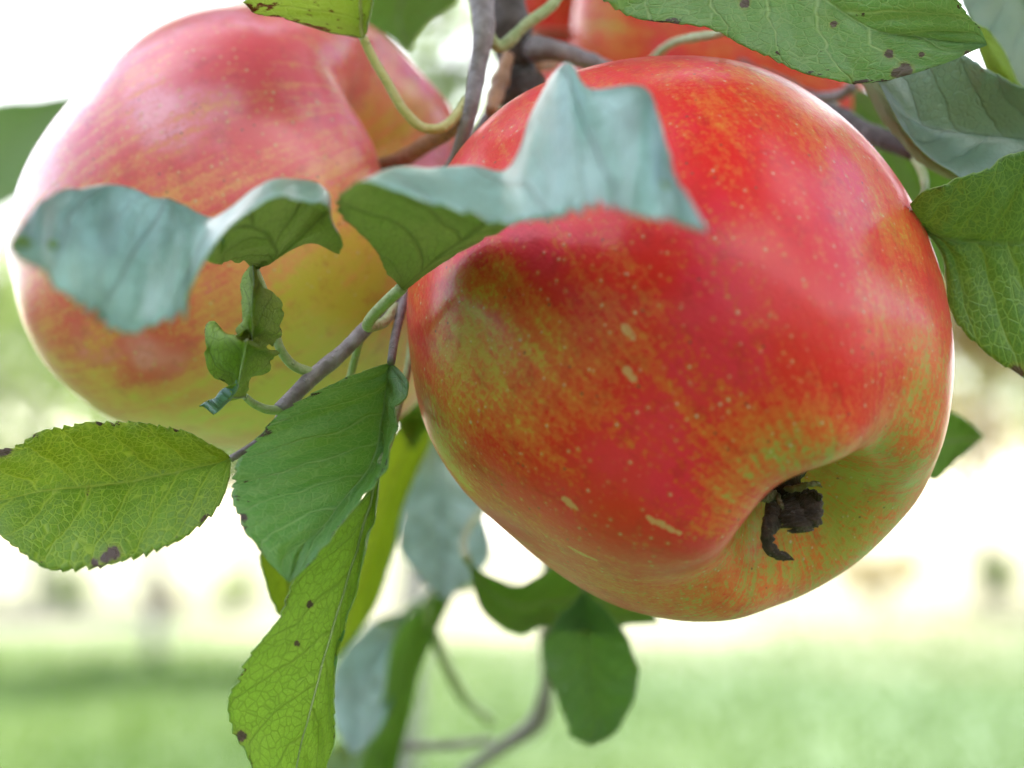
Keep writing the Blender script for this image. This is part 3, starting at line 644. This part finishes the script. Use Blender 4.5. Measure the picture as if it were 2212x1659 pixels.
# ------------------------------------------------------------------ apples
PROF = np.array([(0.001,.50),(.05,.505),(.10,.55),(.17,.66),(.27,.78),(.40,.855),(.55,.86),(.73,.755),(.90,.50),(.99,.14),(.985,-.18),(.91,-.48),(.78,-.72),(.62,-.87),(.49,-.925),(.38,-.915),(.29,-.855),(.21,-.765),(.14,-.69),(.07,-.655),(.001,-.65)])
def apple(px, py, d, Rpx, stem, zs, mat, nt, nf, outline=None, spots=(), base=.8, scars=(), lobes=.018, phase=0., parent=None, w0=.35, yaw=0.0):
    R = mmpx(Rpx, d); C0 = P(px, py, d)
    s = np.array(stem, float); s /= np.linalg.norm(s)
    zax = RT*s[0]+UP*s[1]-FW*s[2]                                # stem: right, up, towards the camera
    a = np.array([.3, .2, .93]); xax = np.cross(zax, a); xax /= np.linalg.norm(xax); yax = np.cross(zax, xax)
    kn = np.concatenate([[0], np.cumsum(np.linalg.norm(np.diff(PROF, axis=0), axis=1))]); kn /= kn[-1]
    pr = hermite(kn, PROF, np.linspace(0, 1, nt)); ph = np.linspace(0, 2*np.pi, nf, endpoint=False)+phase
    r = np.maximum(pr[:, 0], .0008)[:, None]; z = pr[:, 1][:, None]
    low = np.clip((-z-.1)/.8, 0, 1)
    lob = 1+lobes*np.cos(5*ph+.7)[None]*(1+1.6*low)+.014*np.cos(2*ph+1.1)[None]+.012*np.cos(3*ph+2.)[None]
    X = r*lob*np.cos(ph)[None]; Y = r*lob*np.sin(ph)[None]
    Z = z*zs*(1+np.zeros_like(X))
    rimw = np.exp(-((r-.45)/.2)**2)
    lump = .010*np.sin(3*ph+1.3)[None]*np.sin(4.1*z+.6)+.008*np.sin(4*ph+.4)[None]*np.cos(5.3*z+1.1)
    X = X*(1+lump); Y = Y*(1+lump)
    Z = Z-np.where(z < 0, 1, .5)*np.sign(-z)*rimw*.030*(np.cos(5*ph+.7)[None]+.5*np.cos(2*ph)[None])*np.where(z < 0, -1, 1)*-1
    lp = np.stack([X, Y, Z/zs], -1).reshape(-1, 3)
    Wd = C0+R*(X[..., None]*xax+Y[..., None]*yax+Z[..., None]*zax); W = Wd.reshape(-1, 3)
    if outline is not None:
        for it in range(3):
            x, y, dd = proj(W); rx, ry = x-px, y-py; al = np.arctan2(ry, rx); rr = np.hypot(rx, ry)
            nb = 180; bi = ((al+np.pi)/(2*np.pi)*nb).astype(int) % nb; act = np.zeros(nb); np.maximum.at(act, bi, rr)
            o = np.array(outline, float); oa = np.arctan2(o[:, 1]-py, o[:, 0]-px); orr = np.hypot(o[:, 0]-px, o[:, 1]-py); k = np.argsort(oa)
            bc = (np.arange(nb)+.5)/nb*2*np.pi-np.pi; tgt = np.interp(bc, oa[k], orr[k], period=2*np.pi)
            f = tgt/np.maximum(act, 1); g = np.exp(-.5*(np.arange(-8, 9)/(3.5 if it < 2 else 2.))**2); g /= g.sum()
            f = np.convolve(np.concatenate([f[-8:], f, f[:8]]), g, 'valid')
            fa = np.interp(al, np.concatenate([bc-2*np.pi, bc, bc+2*np.pi]), np.tile(f, 3)); am = np.interp(al, bc, act, period=2*np.pi)
            w = np.clip(rr/am, 0, 1)**2; k2 = (fa-1)*w; dm = dd*.001
            W = W+RT*((rx*k2)/2212*KX*dm)[:, None]-UP*((ry*k2)/2212*KX*dm)[:, None]
        print('apple outline factor', f.min(), f.max())
    x, y, dd = proj(W)
    def hit(qx, qy):                                             # surface point seen at a photo position
        c = (x-qx)**2+(y-qy)**2; near = np.where(c < max(c.min()*4, 200))[0]; return W[near[np.argmin(dd[near])]]
    num = np.full(len(W), w0*base); den = np.full(len(W), w0)
    for (qx, qy, qr, b) in spots:
        h = hit(qx, qy); g = np.exp(-(((W-h)**2).sum(1))/(2*mmpx(qr*.6, d)**2)); num += g*b; den += g
    blush = num/den
    scar = np.zeros(len(W))
    for (ax, ay, bx, by, wd) in scars:
        A_, B_ = hit(ax, ay), hit(bx, by); ab = B_-A_; t = np.clip(((W-A_)@ab)/(ab@ab), 0, 1)
        dist = np.linalg.norm(W-(A_+t[:, None]*ab), axis=1); ww = mmpx(wd, d)*(1-.6*np.abs(t-.4)); scar = np.maximum(scar, np.clip(1.6-dist/ww, 0, 1))
    I = np.arange(nt*nf).reshape(nt, nf); J = np.roll(I, -1, axis=1)
    fq = np.stack([I[:-1], I[1:], J[1:], J[:-1]], -1).reshape(-1, 4)
    o = mesh('skin', W, fq, mat, parent, origin=C0, attrs={'lp': lp, 'blush': blush, 'scar': scar})
    def loc(xl, yl, zl): return C0+R*(xl*xax+yl*yax+zl*zs*zax)
    return o, W.reshape(nt, nf, 3), hit, loc

OUT1 = [(1480,120),(1370,125),(1250,150),(1110,212),(1030,280),(965,360),(915,470),(888,560),(878,650),(882,740),(895,830),(925,940),(1000,1060),(1110,1160),(1220,1250),(1330,1310),(1450,1340),(1560,1343),(1640,1322),(1760,1275),(1840,1222),(1920,1152),(1985,1080),(2030,980),(2055,880),(2063,780),(2045,640),(2005,510),(1950,400),(1880,310),(1780,220),(1700,170),(1600,132)]
a1 = empty('apple', P(1475,731,285), 'large ripe red apple showing its dark dried calyx below', 'apple')
s1, W1, hit1, loc1 = apple(1475, 731, 285, 588, (-.43,.71,-.56), 1.0, MT['apple_front'], 300, 560, OUT1, base=.80, phase=.5, parent=a1,
    spots=[(1000,740,110,.05),(960,880,90,.08),(1110,790,120,.22),(1180,880,120,.40),(935,990,60,.0),(980,1050,50,.15),(1330,760,80,.50),(1060,600,60,.35),
           (1720,1090,170,.04),(1630,1010,80,.12),(1560,1110,80,.25),(1710,950,70,.22),(1580,1210,70,.3),(1800,980,90,.15),(1640,1180,120,.18),(1850,1090,170,.10),(1960,960,130,.18),(2030,800,90,.15),(1700,1250,130,.30),(1500,1315,80,.25),(1850,1190,120,.25),(1350,1280,80,.45),
           (1800,250,90,.35),(1650,160,90,.45),(1950,470,80,.30),(1930,640,100,.45),(1620,260,70,.55),(1560,900,140,.62),
           (1700,720,170,1.05),(1300,1060,150,1.05),(1480,560,170,.95),(1150,560,90,.85),(920,630,50,.8),(1800,800,130,.95),(1500,1150,130,1.0),(1200,480,120,.95),(1050,1000,60,.9),(1020,330,90,.85),(1560,330,100,.95),(1400,200,80,.9)],
    scars=[(1340,700,1356,735,9),(1340,795,1362,828,9),(1210,1085,1240,1112,9),(1400,1132,1470,1165,7),(1225,1195,1282,1222,8)])
OUT2 = [(15,505),(38,400),(100,282),(170,200),(250,112),(330,55),(400,26),(480,9),(560,5),(640,8),(720,22),(790,46),(850,92),(900,150),(950,203),(985,245),(1000,330),(1005,420),(1005,520),(995,640),(965,760),(915,860),(820,930),(700,965),(580,972),(500,970),(420,960),(330,940),(230,900),(160,850),(100,790),(50,700),(25,600)]
a2 = empty('apple', P(500,490,336), 'pink and yellow apple behind the curled leaves, stalk end turned to the branch', 'apple')
s2, W2, hit2, loc2 = apple(500, 490, 336, 487, (.86,.40,.30), .98, MT['apple_left'], 240, 420, OUT2, base=.72, phase=1.3, parent=a2,
    spots=[(720,680,150,.02),(650,800,150,.05),(780,560,110,.05),(560,900,120,.03),(800,820,90,.02),(450,900,100,.20),(350,910,90,.35),(820,300,70,.30),(880,290,60,.12),(900,230,60,.30),
           (330,780,80,1.05),(200,700,100,.75),(500,100,150,.95),(300,300,150,.82),(700,250,90,.85),(560,300,130,.85),(420,640,80,.70),(740,360,60,.45),(240,850,70,.45),(600,480,70,.5),(930,180,50,.9),(940,330,60,.9),(560,720,50,.35)])
a3 = empty('apple', P(1480,130,430), 'red apple half hidden behind the large front apple and broad leaf', 'apple')
s3, W3, hit3, loc3 = apple(1470, 120, 415, 398, (-.86,.10,.35), .95, MT['apple_back'], 140, 260, None, base=.85, phase=.2, parent=a3,
    spots=[(1290,60,50,.25),(1330,110,50,.35),(1230,30,40,.6),(1800,150,80,.8),(1600,110,80,.7)])

# stalks
def stalk(a, pts, r0, r1):
    return tube('stalk', np.array(pts), np.linspace(r0, r1, len(pts)), MT['stalk'], a, sides=10, smooth=True, noise=.04)
stalk(a1, [loc1(0,0,.48), loc1(.02,0,.75), loc1(.03,.03,1.0), P(1175,215,334), P(1150,215,330)], .0014, .0018)
stalk(a2, [loc2(0,0,.48), P(862,347,320), P(905,322,311), P(955,288,303), P(1000,255,297), P(1012,235,295)], .0014, .0018)
stalk(a3, [loc3(0,0,.48), loc3(0,.02,.75), P(1185,135,345), P(1150,140,330)], .0014, .0018)

# dried calyx of the front apple
dcal = float(proj(loc1(0,0,-.66)[None])[2][0])
def cx(x): return 1555+.1771*x
def cy(y): return 950.4+.1771*y
def ribbon(name, path, wid, mat, parent, seed, thick=.00035, n=40, k=9):
    w = PA(np.array([(cx(a), cy(b), dcal-3+c*1.3) for a, b, c in path])); kn = np.linspace(0, 1, len(w)); x = np.linspace(0, 1, n)
    c = hermite(kn, w, x); wd = np.interp(x, kn, [mmpx(q*.1771, dcal) for q in wid])
    T = np.gradient(c, axis=0); T /= np.linalg.norm(T, axis=1, keepdims=True)
    side = np.cross(T, -FW); side /= np.linalg.norm(side, axis=1, keepdims=True)+1e-9; nn = np.cross(side, T)
    e1 = 1+.35*fbm(x*14, seed); e2 = 1+.35*fbm(x*14, seed+5)
    v = []; tt = np.linspace(-1, 1, k)
    for i in range(n):
        for t in tt:
            off = wd[i]*(t*(e1[i] if t < 0 else e2[i])); cr = wd[i]*(.55*t*t-.3)+.0004*mnoise.noise((i*.35, t*2.2, seed))
            v.append(c[i]+side[i]*off-FW*cr*(-1)*.8)
    v = np.array(v); I = np.arange(n*k).reshape(n, k); q = np.stack([I[:-1, :-1], I[1:, :-1], I[1:, 1:], I[:-1, 1:]], -1).reshape(-1, 4)
    nrm = np.repeat(nn, k, 0)*thick; N = n*k
    v2 = np.concatenate([v, v-nrm]); ring = np.concatenate([I[:, 0], I[-1, 1:], I[-2::-1, -1], I[0, -2:0:-1]]); r2 = np.roll(ring, -1)
    f = np.concatenate([q, (q+N)[:, ::-1], np.stack([ring, ring+N, r2+N, r2], -1)])
    return mesh(name, v2, f, mat, parent, smooth=False)
cal = tube('calyx', np.array([loc1(0,0,-.60), loc1(0,0,-.68), loc1(0.01,0,-.74), loc1(.02,.0,-.78)]), np.array([.0042,.0038,.0028,.0012]), MT['calyx'], a1, sides=14, smooth=True, noise=.25, seed=5)
ribbon('sepal', [(760,620,2),(690,800,-2),(640,1000,-4),(580,1150,-5),(590,1290,-5),(690,1390,-5),(800,1420,-5),(905,1465,-5)], [60,110,110,95,85,70,45,12], MT['calyx'], cal, 3)
ribbon('sepal', [(800,650,2),(900,780,-2),(960,920,-4),(1000,1040,-5),(1010,1130,-5)], [90,170,200,190,90], MT['calyx'], cal, 7)
ribbon('sepal', [(820,640,2),(1000,720,-2),(1120,850,-4),(1170,960,-5),(1150,1060,-5)], [80,150,150,80,50], MT['calyx'], cal, 11)
ribbon('sepal', [(800,600,2),(1000,660,-1),(1150,700,-3),(1235,690,-4)], [60,90,70,20], MT['calyx'], cal, 13)
ribbon('sepal', [(760,640,1),(850,610,-2),(960,585,-3),(1070,550,-4),(1180,530,-4),(1250,580,-4)], [30,40,38,34,28,12], MT['calyxpale'], cal, 17)
ribbon('sepal', [(740,640,1),(660,680,-2),(580,715,-3),(500,730,-3)], [40,50,42,25], MT['calyxpale'], cal, 19)
ribbon('sepal', [(740,640,1),(730,720,-3),(760,800,-5),(770,850,-5)], [24,24,20,8], MT['calyxpale'], cal, 23)

# ------------------------------------------------------------------ rest of the apple tree: trunk, limbs and an unseen crown added to shade the fruit
def leaf_cloud(n, centres, radii, size, seed, flat=.6):
    r = np.random.default_rng(seed); k = r.integers(0, len(centres), n)
    d = r.normal(size=(n, 3)); d /= np.linalg.norm(d, axis=1, keepdims=True); d *= (r.uniform(0, 1, n)**(1/2.2))[:, None]
    c = np.asarray(centres)[k]+d*np.asarray(radii)[k]
    a = r.normal(size=(n, 3)); a[:, 2] *= flat; a /= np.linalg.norm(a, axis=1, keepdims=True)
    b = r.normal(size=(n, 3)); b -= a*(a*b).sum(1, keepdims=True); b /= np.linalg.norm(b, axis=1, keepdims=True)
    nrm = np.cross(a, b); L = size*r.uniform(.6, 1.3, n)[:, None]; Wd = L*.32
    v = np.stack([c-a*L*.5, c-a*L*.1+b*Wd+nrm*L*.08, c+a*L*.5, c-a*L*.1-b*Wd+nrm*L*.08, c+a*L*.15], 1).reshape(-1, 3)
    i = np.arange(n)[:, None]*5
    f = np.concatenate([i+[0, 4, 1], i+[1, 4, 2], i+[0, 3, 4], i+[3, 2, 4]])
    return v, f
M_crown = plain_mat('crown_leaves', (.05, .11, .022), (.08, .15, .03), 9., .5, (.16, .28, .02), .35)
tube('trunk', np.array([(1.25,1.15,-.05),(1.27,1.14,.5),(1.22,1.13,1.1),(1.15,1.12,1.6),(1.05,1.15,1.95)]), np.array([.12,.10,.095,.09,.07]), MT['trunk'], tree, sides=18, kn=30, noise=.05)
for k, pts in enumerate([[(1.05,1.15,1.93),(.75,1.0,2.2),(.35,.75,2.32),(.0,.55,2.25),(-.03,.42,1.95),(P(1030,-420,345)[0],P(1030,-420,345)[1],P(1030,-420,345)[2])],
                         [(1.08,1.15,1.9),(.8,1.4,2.35),(.2,1.3,2.6),(-.4,1.2,2.7)], [(1.1,1.15,1.85),(1.5,1.3,2.3),(1.9,1.5,2.7)],
                         [(-.03,.42,1.97),(-.10,.50,1.80),(P(1030,-330,330)[0],P(1030,-330,330)[1],P(1030,-330,330)[2])], [(.35,.75,2.32),(.45,.55,2.0),(P(2330,300,306)[0]+.05,.36,1.72),tuple(P(2330,300,306))],
                         [(0,.55,2.25),(-.15,.72,2.05),tuple(P(500,-300,760))], [(-.03,.44,2.0),tuple(P(1100,-260,315)+np.array([0,.01,.05])),tuple(P(1100,-200,305))]]):
    r0 = [.055,.05,.05,.006,.012,.006,.004][k]; r1 = [.0046,.012,.015,.0030,.004,.002,.0015][k]
    tube('branch', np.array(pts), np.linspace(r0, r1, len(pts)), MT['trunk' if k < 3 else 'twig'], tree, sides=12, kn=30, noise=.05, seed=20+k)
D0 = P(1106, 700, 300); sd = np.array(sun_dir)
cc = [D0+sd*1.25+np.array(o) for o in [(0,0,0),(.35,.05,.05),(-.35,.05,.05),(.1,.35,.15),(-.15,-.1,.25),(.3,.3,.2),(-.3,.3,.15),(0,.1,.35)]]
CO = [(.05,.35,2.75),(.15,-.05,2.72),(-.05,-.4,2.75),(.25,.6,2.8),(.1,-.75,2.8),(.45,-.3,2.85),(.45,.2,2.85)]  # overhead clumps added out of frame to cover part of the sky
v, f = leaf_cloud(13000, cc+[(.55,1.5,2.75),(-.1,1.7,2.9)]+CO, [(.42,.34,.22)]*8+[(.5,.5,.4)]*2+[(.36,.36,.22)]*len(CO), .075, 4)
mesh('crown', v, f, M_crown, tree, smooth=False, kind='stuff')  # unseen crown, added and shaped to block sun and sky above the fruit

# ------------------------------------------------------------------ background: trees, shrubs, grass
M_bgleaf = [plain_mat('far_leaves_a', (.10, .16, .05), (.16, .22, .08), 1.5, .5, (.26, .36, .09), .5), plain_mat('far_leaves_b', (.14, .19, .07), (.21, .26, .11), 1.5, .5, (.32, .40, .13), .5),
            plain_mat('far_leaves_autumn', (.22, .17, .06), (.30, .22, .09), 1.5, .6, (.34, .26, .08), .4)]
def bg_tree(x, y, h, cr, mi, seed, label, group, trunk_r=.14, n=5500, low=.14, lsize=.28, lean=0.):
    t = empty('background_tree', (x, y, 0), label, 'tree', group); r = np.random.default_rng(seed)
    tube('trunk', np.array([(x,y,-.05),(x+lean*.3,y,h*.25),(x+lean*.6,y+.1,h*.5),(x+lean,y,h*.85)]), np.array([trunk_r,trunk_r*.8,trunk_r*.6,trunk_r*.15]), MT['trunk'], t, sides=10, kn=14, noise=.05, seed=seed)
    C = []
    for k in range(7):
        a = k*2.4+seed; z0 = h*(low+.06*k); e = (x+lean*.5+math.cos(a)*cr*.75, y+math.sin(a)*cr*.75, z0+h*.22+r.uniform(0, h*.1))
        tube('limb', np.array([(x+lean*z0/h,y,z0),((x+lean*.5+e[0])/2,(y+e[1])/2,z0+h*.12),e]), np.array([trunk_r*.45,trunk_r*.3,trunk_r*.1]), MT['trunk'], t, sides=6, kn=8)
        C.append(e)
    for k in range(9):
        a = r.uniform(0, 6.28); q = cr*.7*math.sqrt(r.uniform()); C.append((x+lean+math.cos(a)*q, y+math.sin(a)*q, h*r.uniform(low+.2, .95)))
    v, f = leaf_cloud(n, C, [(cr*.42, cr*.42, cr*.36)]*len(C), lsize, seed)
    mesh('crown', v, f, M_bgleaf[mi], t, smooth=False, kind='stuff')
    return t
bg_tree(-.45, 6.2, 3.6, 1.1, 0, 3, 'slender grey-trunked young tree standing in the lawn', None, .075, 1500, .62, .12, .25)
bg_tree(-4.7, 23.5, 6.0, 2.1, 0, 21, 'small green tree added to shade the lawn in front of the gravel path', None, .11, 3500, .30, .20)  # mostly hidden tree, put in for the shade it casts on the grass
G = 'trees beyond the gravel path'
bg_tree(-10.6, 40, 8.5, 3.4, 1, 11, 'pale green round tree at the far end of the path', G)
bg_tree(-7.6, 52, 7.5, 2.8, 0, 12, 'mid green tree between the pale trees beyond the path', G)
bg_tree(-16, 50, 10, 4.2, 0, 13, 'tall mid green tree at the end of the tree line', G, .2)
bg_tree(10.6, 40, 9, 3.2, 2, 14, 'tan autumn-coloured tree beyond the dry grass', G)
bg_tree(15, 50, 10, 4.0, 1, 15, 'tall pale green tree behind the tan tree', G, .2)
bg_tree(3, 60, 9, 3.6, 0, 16, 'rounded green tree standing farthest behind the dry grass', G)
def shrub(x, y, s, mi, seed, label, group):
    t = empty('garden_shrub', (x, y, 0), label, 'shrub', group); r = np.random.default_rng(seed); C = [(x+r.uniform(-.4, .4)*s, y+r.uniform(-.3, .3)*s, s*r.uniform(.3, .8)) for _ in range(6)]
    for k in range(5):
        e = C[k]; tube('stem', np.array([(x+r.uniform(-.05,.05), y, -.02), ((x+e[0])/2, (y+e[1])/2, e[2]*.6), e]), np.array([.02,.015,.006])*s, MT['trunk'], t, sides=6, kn=6)
    v, f = leaf_cloud(700, C, [(s*.35, s*.35, s*.28)]*6, .11*s, seed); mesh('foliage', v, f, M_bgleaf[mi], t, smooth=False, kind='stuff')
SH = [(-8.6,34.6,1.0,0,'dark green shrub nearest the end of the path bed'),(-7.0,35.0,.8,2,'tan dried shrub in the path bed'),(-5.4,34.4,.9,1,'pale green shrub in the path bed beside the tan shrub'),(-3.6,35.2,.7,0,'small dark green shrub in the middle of the path bed'),(7.5,36.5,1.3,2,'large tan shrub before the tan tree'),(10.2,38,1.2,1,'pale green shrub before the tan tree')]
for k, (x, y, s, mi, lb) in enumerate(SH): shrub(x, y, s, mi, 40+k, lb, 'shrubs along the gravel path')
gr = np.random.default_rng(5); n = 60000
gy = 4+np.abs(gr.normal(0, 15, n)); gx = gr.uniform(-1, 1, n)*(1.5+gy*.5); ok = (gy < 26.0)|((gy < 50) & (gx > 4)); gx, gy = gx[ok], gy[ok]; n = len(gx)
hh = gr.uniform(.03, .09, n); a = gr.uniform(0, 6.28, n); w = .006+gy*.0006
b = np.stack([gx, gy, np.zeros(n)], 1); dx = np.stack([np.cos(a)*w, np.sin(a)*w, np.zeros(n)], 1); tip = b+np.stack([gr.normal(0, .02, n), gr.normal(0, .02, n), hh], 1)
v = np.stack([b-dx, b+dx, tip], 1).reshape(-1, 3); f = np.arange(n*3).reshape(-1, 3)
mesh('grass', v, f, plain_mat('grass_blades', (.020, .065, .006), (.055, .100, .012), .4, .6, (.08, .15, .012), .4, spec=.05), smooth=False, kind='stuff', label='short green grass covering the lawn', cat='grass')

def hedge(a, b, h, n, seed, label):  # out-of-frame hedge, added to cut low sky light and reflections
    a, b = np.array(a, float), np.array(b, float); c = (a+b)/2
    hx = empty('sky_block_hedge', (c[0], c[1], 0), label, 'hedge', 'unseen hedges added to block low sky light')
    k = int(np.linalg.norm(b-a)/.62)
    hc = [(*(a+(b-a)*t), z) for t in np.linspace(0, 1, k) for z in np.arange(.45, h, .75)]
    v, f = leaf_cloud(n, hc, [(.55, .55, .5)]*len(hc), .17, seed); mesh('foliage', v, f, M_crown, hx, smooth=False, kind='stuff')
    for q, t in enumerate(np.linspace(.05, .95, 8)):
        p = a+(b-a)*t; tube('stem', np.array([(p[0],p[1],-.05),(p[0]+.1,p[1],h*.4),(p[0]-.05,p[1],h*.85)]), np.array([.05,.035,.012]), MT['trunk'], hx, sides=8, kn=8, seed=seed+q)
hedge((-7, -4.2), (7, -4.2), 3.7, 16000, 91, 'tall unseen hedge added behind the camera to block low sky light')
hedge((5.4, -3.4), (6.2, 8), 3.2, 13000, 92, 'unseen hedge added on the apple trunk side to block low sky light')
hedge((-6.2, -3.4), (-6.8, 8), 2.6, 11000, 93, 'lower unseen hedge added on the gravel path side to block low sky light')
